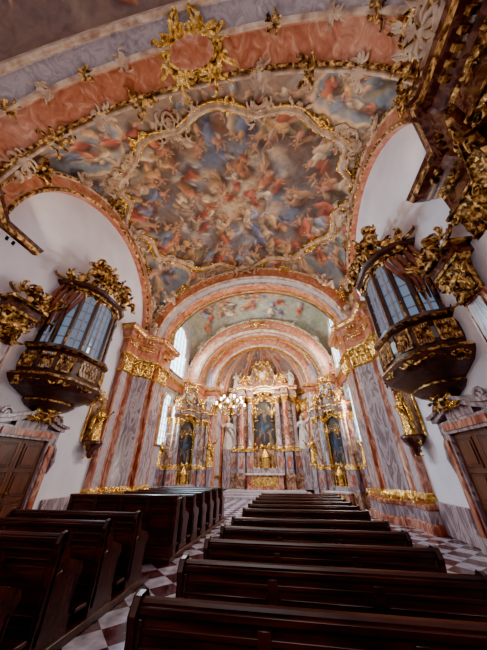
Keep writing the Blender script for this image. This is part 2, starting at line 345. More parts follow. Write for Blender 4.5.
# chancel vault
xs,ys=vault_grid(6.3,17.55,2.45,260,150)
P=Paint(xs,ys,(.44,.40,.28),7)
rand_clouds(P,90,-6.3,6.3,15,20,[(.66,.56,.42),(.30,.35,.36),(.56,.42,.24),(.32,.34,.18)],.4,1.0)
for i in range(40): P.fig(R.uniform(-5.9,5.9),R.uniform(15.3,19.7),R.uniform(1.1,1.6),pi/2+R.uniform(-1,1),R.choice(PAL+[(.6,.5,.36)]*3))
for i in range(9): P.fig(-2.4+.6*i,15.9+.2*(i%3),1.6,pi/2,R.choice([(.55,.12,.08),(.16,.2,.32),(.62,.40,.2)]))
P.C*=.85
add_vault('ceiling',np.stack([P.X,P.Y,zv(P.X,P.Y,6.3,17.55,2.45,8.7,5.2,.9)],-1),P)
# apse conch + wall
ths=np.linspace(0,pi,160); phs=np.linspace(0,pi/2,80)
P=Paint(ths*4,phs*4,(.26,.16,.13),11)
rand_clouds(P,60,0,12.6,0,6.3,[(.34,.20,.13),(.16,.15,.21),(.40,.27,.17)],.4,1.0)
for i in range(50): P.fig(R.uniform(0,12.5),R.uniform(.3,5.5),R.uniform(.9,1.3),pi/2+R.uniform(-1,1),R.choice(PAL))
for k in range(7):
    c=k*2.1; d=np.abs(P.X-c); P.C[d<.16]=(.50,.18,.10); P.C[(d>=.16)&(d<.24)]=(.66,.48,.32)
TH,PH=np.meshgrid(ths,phs)
add_vault('ceiling',np.stack([4.6*np.cos(TH)*np.cos(PH),21.9+4.6*np.sin(TH)*np.cos(PH),8.4+4.3*np.sin(PH)],-1),P)
mb=MB(); mb.grid([[(4.6*math.cos(t),21.9+4.6*math.sin(t),z) for t in np.linspace(0,pi,40)] for z in (0,1.2,7.6,8.4)],0)
for z,r in ((1.3,.1),(7.6,.12),(8.35,.2)): mb.tube([(4.55*math.cos(t),21.9+4.55*math.sin(t),z) for t in np.linspace(0,pi,40)],r,6,2)
for k in range(9):
    t=pi*(k+.5)/9
    M=T(4.55*math.cos(t),21.9+4.55*math.sin(t),0)@RZ(t+pi/2)
    mb.box(-.32,.32,-.05,.14,0,7.5,1,M); capital(mb,M@T(0,.14,6.6),.6,.9,2,.2)
mb.obj('wall_apse',[PALE,SALMON,GOLD])
# ------------------------------------------------------------ floor & walls
mb=MB(); mb.box(-8,8,-9,27.2,-.2,0); mb.obj('floor',[FLOOR],center=False,smooth=False)
for sx,nm in ((-1,'left'),(1,'right')):
    mb=MB(); mb.box(min(sx*7,sx*7.3),max(sx*7,sx*7.3),-9,15.1,0,16.5,0)
    mb.box(min(sx*6.3,sx*7.3),max(sx*6.3,sx*7.3),15.1,21.2,0,15,1); mb.box(min(sx*4.55,sx*6.3),max(sx*4.55,sx*6.3),21.2,21.9,0,13.5,1)
    mb.obj('wall_'+nm,[WHITE,PALE],smooth=False)
    mb=MB(); mb.box(min(sx*6.88,sx*7.0),max(sx*6.88,sx*7.0),6.1,6.3,0,.9,0); mb.box(min(sx*6.88,sx*7.0),max(sx*6.88,sx*7.0),9.4,11.4,0,.9,0); mb.obj('baseboard_'+nm,[GREY],bevel=.03)
# ------------------------------------------------------------ arches
def arch(mb,Wi,Ri,Wo,Ro,sec,mats,mapf,n=72,t0=0,t1=pi):
    P=[]
    for (f,d) in sec:
        a=Wi+(Wo-Wi)*f; b=Ri+(Ro-Ri)*f
        P.append([mapf(a*math.cos(t),b*math.sin(t),d) for t in np.linspace(t0,t1,n)])
    for j in range(len(sec)-1): mb.grid([P[j],P[j+1]],mats[j])
def roll(f0,d0,w,h,k=5): return [(f0-h*math.sin(pi*i/k),d0+w*i/k) for i in range(k+1)]
def band_sec(y0,y1,face=True):
    L=y1-y0; s=[(1.02,y0)]; m=[]
    def ext(pts,mat):
        for p in pts: s.append(p); m.append(mat)
    if face:
        ext([(1.0,y0-.10),(.95,y0-.14),(.90,y0-.10),(.89,y0-.02)],0); ext([(.86,y0-.05),(.83,y0-.02)],4)
        ext([(.17,y0-.02)],3); ext([(.14,y0-.05),(.11,y0-.02)],4); ext([(.10,y0-.10),(.04,y0-.14),(-.02,y0-.08)],0)
    ext([(.0,y0)],0); ext(roll(0,y0,.08*L,.10)[1:],0)
    ext([(.04,y0+.10*L),(.04,y0+.36*L)],1); ext(roll(0.02,y0+.36*L,.08*L,.14),2)
    ext([(.04,y0+.46*L),(.04,y0+.86*L)],3); ext(roll(0,y0+.86*L,.07*L,.14),4); ext(roll(0,y0+.93*L,.07*L,.08),0); ext([(1,y1)],0)
    return s,m
def transv(name,y0,y1,Wi,Ri,Wo,Ro,sp,mats,orn=None,face=True):
    mb=MB(); s,m=band_sec(y0,y1,face); mp=lambda a,b,d:(a,d,sp+b)
    arch(mb,Wi,Ri,Wo,Ro,s,m,mp)
    if orn: orn(mb)
    return mb.obj(name,mats,center=True)
def nrm(W_,R_,t): return Vector((-math.cos(t)/W_,0,-math.sin(t)/R_)).normalized()
def ornA(mb):
    Wi,Ri=6.3,5.0
    for k,t in enumerate((.6,.9,1.2,1.94,2.24,2.54,2.84)):
        p=Vector((Wi*math.cos(t),2.85,SP+Ri*math.sin(t))); nn=nrm(Wi,Ri,t)
        rocaille(mb,frame(p+nn*.04,(0,1,0),Vector((0,1,0)).cross(nn))@S(1,.5,1),.7,1.1,8,int(t*100),4 if k%2 else 0,.045)
    for k,t in enumerate((.55,.8,1.1,1.95,2.2,2.45,2.7)):
        p=Vector((Wi*math.cos(t),1.68,SP+Ri*math.sin(t))); nn=nrm(Wi,Ri,t)
        rocaille(mb,frame(p+nn*.04,(0,1,0),Vector((0,1,0)).cross(nn))@S(1,.5,1),.5,.8,6,int(t*77),0 if k%2 else 4,.035)
    t=.28
    p=Vector((Wi*math.cos(t),1.95,SP+Ri*math.sin(t))); nn=nrm(Wi,Ri,t)
    Mr=frame(p+nn*.12,(0,1,0),Vector((0,1,0)).cross(nn))
    rocaille(mb,Mr,1.5,1.4,8,51,0,.06); rocaille(mb,Mr@T(0,0,.0),1.7,1.6,9,57,4,.05)
    for k in range(12):
        a=2*pi*k/12; mb.tube([(0,0,0),(.3*math.cos(a),.06,.3*math.sin(a)),(.54*math.cos(a),0,.54*math.sin(a))],[.03,.09,.03],6,0,Mr)
transv('transverse_arch',.9,2.9,6.3,5.0,W,RI,SP,[STUC,PALE,STUC,SALMON,AGOLD],ornA,False)
mb=MB()
Mc=frame((-.1,1.95,SP+5.0-.1),(1,0,0),(0,1,0))
rocaille(mb,Mc@S(1,-.6,1),2.6,1.5,24,5,0,.065); rocaille(mb,Mc@S(1,-.6,-1),2.3,1.1,12,15,0,.055)
mb.tube([(.85*math.cos(t),-.10,.46*math.sin(t)) for t in np.linspace(0,2*pi,33)],.09,6,0,Mc)
mb.ell((0,0,0),(.80,.08,.42),1,Mc,18)
mb.obj('gilded_cartouche',[GOLD,SALMON])
def orn1(mb):
    rocaille(mb,frame((0,13.2,SP+5.45),(1,0,0),(0,0,1))@S(1,-1,1),2.8,1.1,14,41,0,.06)
    for k,t in enumerate((.18,.42,.8,1.15,1.99,2.34,2.72,2.96)):
        p=(6.95*math.cos(t),13.2,SP+5.6*math.sin(t)); 
        rocaille(mb,frame(p,(math.sin(t),0,-math.cos(t)),(math.cos(t),0,math.sin(t)))@S(1,-1,1),1.3,.7,7,int(t*55),4 if k%2 else 0,.05)
    for sx in (-1,1):
        for k in range(2):
            putto(mb,T(sx*(6.3-k*.9),12.95,SP+.1+k*2.7)@RZ(pi)@S(1.7),0)
transv('chancel_arch',13.4,15.1,6.2,4.7,W,RI,SP,[STUC,PALE,STUC,SALMON,GOLD],orn1)
def orn2(mb):
    rocaille(mb,frame((0,19.4,8.3+5.3),(1,0,0),(0,0,1))@S(1,-1,1),2.4,1.0,8,43,4,.06)
    for t in (.2,.6,1.0,2.14,2.54,2.94):
        rocaille(mb,frame((6.3*math.cos(t),19.4,8.3+5.9*math.sin(t)),(math.sin(t),0,-math.cos(t)),(math.cos(t),0,math.sin(t)))@S(1,-1,1),1.0,.6,5,int(t*55),0,.05)
transv('sanctuary_arch',19.6,21.2,5.4,4.75,6.4,5.95,8.3,[STUC,SALMON,STUC,SALMON,GOLD],orn2)
transv('apse_arch',21.3,21.9,4.2,4.0,5.1,5.0,8.3,[STUC,SALMON,GOLD,SALMON,GOLD])
mb=MB()
arch(mb,5.0,4.9,6.6,6.6,[(0,21.5),(1,21.5)],[0],lambda a,b,d:(a,d,8.3+b)); mb.obj('wall_sanctuary',[SALMON])
def wallarch(name,sx,c):
    mb=MB()
    sec=[(0,0),(0,.30),(.12,.38),(.2,.30),(.25,.28),(.72,.28),(.78,.36),(.86,.40),(.95,.34),(1.0,.2),(1.06,.0)]
    ms=[3,4,4,0,3,0,4,0,0,0]
    arch(mb,4.45,4.8,5.25,5.6,sec,ms,lambda a,b,d:(sx*(7-d),c+a,SP-.0+b))
    for k,t in enumerate((.5,.95,1.4,1.75,2.2,2.65)):
        y=c+5.15*math.cos(t); z=SP+5.5*math.sin(t)
        rocaille(mb,frame((sx*6.6,y,z),(0,math.sin(t),-math.cos(t)),(0,math.cos(t),math.sin(t)))@S(1,sx,1),1.3,.8,7,int(t*91),4 if k%2 else 0,.05)
    return mb.obj(name,[STUC,PALE,STUC,SALMON,AGOLD])
wallarch('wall_arch',-1,C0); wallarch('wall_arch',1,C0)
# stucco frame of the main fresco
mb=MB()
def cp(th,k=1.0,dz=.07):
    r=rlob(th)*k; x=W*r*math.cos(th); y=CF+HF*r*math.sin(th); y=min(max(y,2.95),13.35); return Vector((x,y,float(zv(x,y,**NV))-dz))
N=260
mb.tube([cp(2*pi*i/N) for i in range(N+1)],.14,6,0); mb.tube([cp(2*pi*i/N,.972,.1) for i in range(N+1)],.06,5,1); mb.tube([cp(2*pi*i/N,1.035,.1) for i in range(N+1)],.05,5,1)
for k in range(28):
    th=2*pi*(k+.5)/28; p=cp(th,1.015,.14); e=cp(th+.02,1.015,.14)-p; nn=Vector((-p.x*.35,-(p.y-CF)*.35,-6)).normalized()
    big=(k%3==1)
    rocaille(mb,frame(p,e,nn.cross(e))@S(1,.6,1),1.8 if big else 1.1,1.1 if big else .65,14 if big else 8,k,1 if k%3==0 else 0,.055)
mb.obj('fresco_frame',[STUC,GOLD])
# ------------------------------------------------------------ piers
def lerp(a,b,t): return (a[0]+(b[0]-a[0])*t,a[1]+(b[1]-a[1])*t)
Pp,Qq=(6.72,12.35),(5.95,13.25)
plan=[(7.0,11.35),(6.72,11.35),(6.72,11.5),(6.72,11.95),(6.72,12.1),(6.88,12.1),(6.88,12.25)]+[Pp]+[lerp(Pp,Qq,t) for t in (.12,.2,.8,.88)]+[Qq]+[(6.1,13.4),(6.1,13.55),(5.9,13.55),(5.9,13.7),(5.9,14.8),(5.9,14.95),(6.3,14.95)]
SM=[1,1,4,1,1,1,1,1,4,0,4,1,1,1,1,1,0,1,1]
prof=[(.26,0),(.26,.22),(.18,.27),(.18,.62),(.24,.67),(.24,.76),(.10,.82),(.14,.95),(.02,1.08),(0,1.12),(0,6.55),(.06,6.6),(.02,6.7),(.02,7.55),(.14,7.6),(.14,7.85),(.10,7.9),(.10,8.5),(.18,8.55),(.30,8.7),(.34,8.85),(.52,8.95),(.56,9.12),(.60,9.25),(.40,9.35),(-.6,9.36)]
def pmat(i,j):
    if j in (0,1,4,5,3): return 1
    if j==2: return 0
    if j in (6,7,8): return 2
    if j==9: return SM[i]
    if j in (10,11,13,17,21): return 2
    if j==12: return 3
    return 3
def pier(name,M,mats):
    mb=MB(); plansweep(mb,plan,prof,pmat,M)
    caps=[((6.72,11.72),(-1,0),.75),(lerp(Pp,Qq,.5),(-(Qq[1]-Pp[1]),(Qq[0]-Pp[0])),1.15),((5.9,14.25),(-1,0),1.2)]
    for (c,nv,w) in caps:
        nn=Vector((nv[0],nv[1],0)).normalized(); xx=nn.cross(Vector((0,0,1)))
        Mx=M@frame((c[0],c[1],6.65),xx,(0,0,1))
        if (Mx.to_3x3()@Vector((0,1,0))).dot(M.to_3x3()@nn)<0: Mx=Mx@RZ(pi)
        capital(mb,Mx,w,.95,2,.2)
        Mr=Mx@T(0,.18,1.55); rocaille(mb,Mr,w*.9,.5,5,7,2,.035)
        Mr=Mx@T(0,.28,-5.75); rocaille(mb,Mr,w*.9,.35,5,8,2,.035)
    for i in range(len(plan)-1):
        a=Vector((*plan[i],0)); b=Vector((*plan[i+1],0)); L=(b-a).length
        if L<.4: continue
        nn=Vector((-(b-a).y,(b-a).x,0)).normalized()
        for k in range(int(L/.22)):
            q=a+(b-a)*((k+.5)*.22/L); mb.box(-.05,.05,-.02,.2,8.66,8.84,2,M@frame((q.x+nn.x*.22,q.y+nn.y*.22,0),(b-a),(0,0,1)))
    return mb.obj(name,mats,center=True)
MX=S(-1,1,1); MY=T(.32,16.1,0)@S(1,-1,1); MYL=T(.7,16.0,0)@S(1,-1,1)
m1=[GREY,RED,GOLD,SALMON,PALE]; m2=[GREY,DRED,AGOLD,DRED,GREY]  # m2: near piers, their shadow put into darker marble colours
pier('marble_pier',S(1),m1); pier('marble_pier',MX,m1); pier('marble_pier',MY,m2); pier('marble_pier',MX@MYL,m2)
plan2=[(6.3,18.6),(6.1,18.6),(6.1,19.3),(6.0,19.3),(6.0,19.45),(5.45,19.45),(5.3,19.6),(5.3,20.9),(5.3,21.1),(4.8,21.25),(4.15,21.3),(4.15,21.9)]
def pier2(name,M):
    mb=MB(); pf=[(o*.8,z*.89) for o,z in prof]
    plansweep(mb,plan2,pf,lambda i,j:(0 if (j==9 and i%2==0) else (1 if j==9 else pmat(0,j))),M)
    for c,w,nn in (((6.1,18.95),.6,(-1,0,0)),((5.72,19.45),.5,(0,-1,0)),((5.3,20.3),1.0,(-1,0,0)),((4.15,21.6),.5,(-1,0,0)),((4.5,21.28),.5,(0,-1,0))):
        xx=Vector(nn).cross(Vector((0,0,1))); Mx=M@frame((c[0],c[1],5.92),xx,(0,0,1))
        if (Mx.to_3x3()@Vector((0,1,0))).dot(M.to_3x3()@Vector(nn))<0: Mx=Mx@RZ(pi)
        capital(mb,Mx,w,.85,2,.2)
    return mb.obj(name,m1)
pier2('chancel_pier',S(1)); pier2('chancel_pier',MX)
for sx in (1,-1):
    mb=MB(); plansweep(mb,[(6.3,15.1),(6.3,18.6)],[(0,7.0),(.1,7.05),(.1,7.5),(.3,7.7),(.35,7.95),(0,8.1)],lambda i,j:[2,0,2,1,1][j],MX if sx<0 else None)
    mb.obj('trim_cornice',[SALMON,STUC,GOLD])
# ------------------------------------------------------------ side frames (s,n,z)
def SF(sx,yc):
    M=Matrix.Identity(4); M[0][0]=0; M[1][0]=1; M[0][1]=-sx; M[1][1]=0; M[0][3]=sx*7.0; M[1][3]=yc; return M
# wall pilasters with gilded capitals between near pier and oratory
for sx in (-1,1):
    M=SF(sx,5.55); mb=MB()
    mb.box(-.5,.5,0,.34,0,.3,1,M); mb.box(-.42,.42,0,.28,.3,1.0,0,M); mb.box(-.48,.48,0,.32,1.0,1.12,2,M)
    mb.box(-.36,.36,0,.20,1.12,5.5,1,M); mb.box(-.23,.23,.20,.225,1.3,5.35,0,M)
    mb.tube([(-.25,.22,1.28),(.25,.22,1.28),(.25,.22,5.37),(-.25,.22,5.37),(-.25,.22,1.28)],.02,4,2,M)
    capital(mb,M@T(0,.1,5.5),.7,1.0,2,.25); rocaille(mb,M@T(0,.34,5.9),.9,.9,9,61,2,.04)
    mb.box(-.55,.55,0,.45,6.5,6.75,3,M); mb.box(-.68,.68,0,.58,6.75,6.85,2,M)
    rocaille(mb,M@T(0,.4,7.15),1.0,.8,9,67,2,.045); putto(mb,M@T(0,.45,6.85)@S(1.3),2)
    rocaille(mb,M@T(0,.26,3.9),.5,1.6,10,63,2,.03)
    mb.obj('wall_pilaster',[GREY,RED,AGOLD,DRED],bevel=0)
bplan=[(1.62,0),(1.5,.6),(1.22,1.0),(.62,1.32),(-.62,1.32),(-1.22,1.0),(-1.5,.6),(-1.62,0)]
def balcony(sx,yc):
    M=SF(sx,yc); mb=MB()
    lay=[(3.35,.06,1),(3.45,.16,1),(3.55,.12,0),(3.68,.30,0),(3.8,.50,0),(3.95,.62,1),(4.02,.60,0),(4.12,.74,0),(4.3,.98,0),(4.5,1.10,0),(4.62,1.14,1),(4.72,1.10,0),(4.78,1.0,0),(5.0,1.04,0),(5.35,1.04,0),(5.6,.98,0),(5.66,1.04,1),(5.72,1.10,0),(5.82,1.10,0),(5.86,.98,0)]
    P=[[(x*s,y*s,z) for x,y in bplan] for z,s,m in lay]
    for i in range(len(lay)-1): mb.grid([P[i],P[i+1]],lay[i][2],M)
    zb,zt=5.86,8.5; g=.88
    mb.grid([[(x*g*.95,y*g*.95,z) for x,y in bplan] for z in (zb,zt)],2,M)
    for i,(x,y) in enumerate(bplan):
        mb.tube([(x*g,y*g,zb),(x*g,y*g,zt)],.10,6,0,M); mb.tube([(x*g*1.05,y*g*1.05,zb+.1),(x*g*1.05,y*g*1.05,zb+.7)],.035,5,1,M)
        leaf(mb,M@T(x*g,y*g,zt-.5)@RZ(math.atan2(y,x)-pi/2),.5,.14,1,.5)
    for i in range(len(bplan)-1):
        a=Vector((*bplan[i],0))*g*.98; b=Vector((*bplan[i+1],0))*g*.98; L=(b-a).length; nc=4 if L>1.0 else (2 if L>.5 else 1)
        for k in range(1,nc): q=a+(b-a)*k/nc; mb.tube([(q.x,q.y,zb),(q.x,q.y,zt)],.026 if k*2!=nc else .045,4,3,M)
        for k in range(1,6): z=zb+(zt-zb)*k/6; mb.tube([(a.x,a.y,z),(b.x,b.y,z)],.024,4,3,M)
        c=(a+b)/2
        hp=[a.lerp(b,(1-math.cos(t))/2)+Vector((0,0,zt-.45+.4*math.sin(t))) for t in np.linspace(0,pi,13)]
        mb.tube([p*1.0+Vector((c.x*.03,c.y*.03,0)) for p in hp],.05,5,1,M)
        for k in range(12): 
            mb.add([hp[k],hp[k+1],Vector((hp[k+1].x,hp[k+1].y,zt)),Vector((hp[k].x,hp[k].y,zt))],[(0,1,2,3)],0,M)
        d=(b-a).normalized(); nn=Vector((d.y,-d.x,0)); nn=nn if nn.dot(c)>0 else -nn
        F=frame(c*1.22+Vector((0,0,5.2)),d,(0,0,1)); 
        if (F.to_3x3()@Vector((0,1,0))).dot(nn)<0: F=F@RZ(pi)
        w=L*.85; 
        mb.box(-w/2,w/2,-.02,0.0,-.3,.3,5,M@F)
        mb.tube([(-w/2,0,-.3),(w/2,0,-.3),(w/2,0,.3),(-w/2,0,.3),(-w/2,0,-.3)],.03,5,1,M@F)
        for k in range(-2,3):
            mb.tube([(k*w*.18-w*.1,.01,-.28),(k*w*.18+w*.1,.01,.28)],.014,4,1,M@F); mb.tube([(k*w*.18+w*.1,.01,-.28),(k*w*.18-w*.1,.01,.28)],.014,4,1,M@F)
        rocaille(mb,M@F,w*.7,.36,4,i+3,1,.024)
        F2=F@T(0,.05,-.72); rocaille(mb,M@F2,w*.8,.4,4,i+9,1,.03)
    lay=[(8.45,g,0),(8.5,.94,1),(8.58,.97,0),(8.66,1.06,0),(8.76,1.10,1),(8.82,.95,4),(8.95,.9,4),(9.2,.7,4),(9.4,.42,4),(9.55,.28,1),(9.65,.2,1),(9.7,.0,1)]
    P=[[(x*s,y*s,z) for x,y in bplan] for z,s,m in lay]
    for i in range(len(lay)-1): mb.grid([P[i],P[i+1]],lay[i][2],M)
    for q in (-1,1):
        for k in range(5):
            x=q*(1.0+.13*k); mb.tube([(x,.9-.18*k,8.7),(x+q*.18,.85-.18*k,8.1),(x+q*.28,.5-.1*k,7.2),(x+q*.2,.35-.07*k,6.4)],[.05,.10,.08,.03],6,4,M)
    rocaille(mb,M@T(0,1.25,9.15),1.9,1.3,14,3,1,.055)
    for q in (-1,1):
        rocaille(mb,M@T(q*1.3,.7,9.0)@RZ(-q*.7),1.3,1.1,9,13,0 if q>0 else 1,.055)
        rocaille(mb,M@T(q*1.6,.25,7.2)@RZ(-q*1.2),.5,2.2,8,17,1,.045)
        putto(mb,M@T(q*1.0,1.0,9.3)@RZ(-q*.4)@S(1.9),1); putto(mb,M@T(q*.35,.7,9.9)@RZ(q*.4)@S(1.5),1)
    rocaille(mb,M@T(0,.5,10.3),1.4,1.2,10,23,1,.05)
    rocaille(mb,M@T(0,.45,3.6),1.0,.7,6,31,1,.045)
    return mb.obj('oratory_balcony',[DWOOD,AGOLD,ORAG,PALE,DRAPE,BROWNM])
balcony(-1,8.1); balcony(1,8.25)
def door(sx,yc,n):
    M=SF(sx,yc); mb=MB()
    for q in (-1,1):
        mb.box(q*.9-(.0 if q>0 else .36),q*.9+(.36 if q>0 else .0),0,.16,0,2.75,0,M); mb.box(q*1.08-.10,q*1.08+.10,.16,.22,.35,2.6,1,M); mb.box(q*1.08-.23,q*1.08+.23,0,.26,0,.35,0,M)
        pts=[(q*(1.38),.08,1.7),(q*1.46,.08,2.1),(q*1.38,.08,2.5),(q*1.3,.08,2.7)]; mb.tube(pts,[.03,.09,.08,.03],6,0,M)
        pts=[]
        for i in range(22):
            a=i/21*2*pi*1.25; rr=.20*(1-.75*i/21); pts.append((q*1.0+q*rr*math.cos(a),.16,3.42+rr*math.sin(a)))
        mb.tube(pts,.055,6,0,M)
    mb.box(-1.26,1.26,0,.18,2.75,3.1,0,M); mb.box(-.95,.95,.18,.22,2.83,3.02,1,M)
    for w,(z0,h) in enumerate(((3.1,.12),(3.22,.10))):
        x=1.36+.10*w; nseg=24; P=[]
        for i in range(nseg+1):
            t=-1+2*i/nseg; zz=z0+.30*(math.cos(t*pi)*.5+.5)*(1.0); P.append([(t*x,0,zz),(t*x,.28+.08*w,zz),(t*x,.28+.08*w,zz+h),(t*x,0,zz+h+.02)])
        mb.grid(P,0,M)
    mb.box(-.6,.6,0,.2,3.1,3.4,0,M)
    for q in (-1,1):
        mb.box(q*.45-.445,q*.45+.445,.0,.06,0,2.75,2,M)
        for (z0,z1) in ((.25,.95),(1.1,1.75),(1.9,2.6)):
            mb.box(q*.45-.32,q*.45+.32,.06,.085,z0,z1,3,M); mb.box(q*.45-.24,q*.45+.24,.085,.11,z0+.08,z1-.08,2,M)
            mb.tube([(q*.45-.32,.075,z0),(q*.45+.32,.075,z0),(q*.45+.32,.075,z1),(q*.45-.32,.075,z1),(q*.45-.32,.075,z0)],.02,5,2,M)
    mb.tube([(.06,.1,1.2),(.06,.17,1.2),(.18,.17,1.19)],.018,6,4,M)
    rocaille(mb,M@T(0,.32,3.5),.8,.5,7,5,4,.03); mb.ell((0,.22,3.55),(.16,.06,.22),4,M,12)
    return mb.obj('door_%d'%n,[GREY,RED,BWOOD,DWOOD,GOLD])
door(-1,7.75,1); door(1,7.9,2)
for sx in (-1,1):
    M=SF(sx,10.75)
    mb=MB(); mb.lathe([(.05,2.25),(.16,2.4),(.14,2.5),(.34,2.7),(.42,2.85),(.36,2.95),(0,2.95)],14,1,M@T(0,.35,0)); statue(mb,M@T(0,.38,2.9)@S(.88),0,sx>0)
    rocaille(mb,M@T(0,.3,2.6),.8,.6,6,3,0,.035); mb.lathe([(.28,2.9),(.3,2.95),(.0,2.97)],12,1,M@T(0,.3,0))
    rocaille(mb,M@T(0,.08,4.75),.9,.6,8,37,0,.035)
    # marble niche backing with gilded rim
    out=[(-.42,2.9),(.42,2.9)]+[(.42*math.cos(t),4.4+.42*math.sin(t)) for t in np.linspace(0,pi,13)]
    mb.add([(x,.03,z) for x,z in out],[tuple(range(len(out)))],2,M); lp=out[2:]+[out[0],out[1],out[2]]
    mb.tube([(x,.05,z) for x,z in lp],.05,6,0,M)
    mb.obj('gilded_statue',[GOLD,DRED,BROWNM],ang=1.2)
# ------------------------------------------------------------ chancel windows
def window(sx,yc,zc,w,h,n,xw=6.3):
    M=Matrix.Identity(4); M[0][0]=0; M[1][0]=1; M[0][1]=-sx; M[1][1]=0; M[0][3]=sx*xw; M[1][3]=yc; M[2][3]=zc
    mb=MB(); out=[(-w/2,0),(w/2,0)]+[(w/2*math.cos(t),h-w/2+w/2*math.sin(t)) for t in np.linspace(0,pi,17)]
    mb.add([(x,.04,z) for x,z in out],[tuple(range(len(out)))],0,M)
    loop=out[2:]+[out[0],out[1],out[2]]
    mb.tube([(x*1.04,.08,z) for x,z in loop],.11,6,1,M); mb.tube([(x*1.15,.05,z*1.03-.05) for x,z in loop],.07,6,3,M)
    for k in range(1,4): x=-w/2+w*k/4; mb.tube([(x,.07,0),(x,.07,h-w/2+math.sqrt(max((w/2)**2-x*x,0)))],.025,4,2,M)
    for k in range(1,8): z=h*k/8; xx=w/2 if z<h-w/2 else math.sqrt(max((w/2)**2-(z-h+w/2)**2,0)); mb.tube([(-xx,.07,z),(xx,.07,z)],.02,4,2,M)
    mb.obj('window_%d'%n,[DAYG,STUC,IRON,GOLD])
window(-1,17.1,8.3,2.5,4.2,1); window(1,17.1,8.3,2.5,4.2,2)
window(-1,16.6,3.2,1.7,3.4,3); window(1,16.6,3.2,1.7,3.4,4)
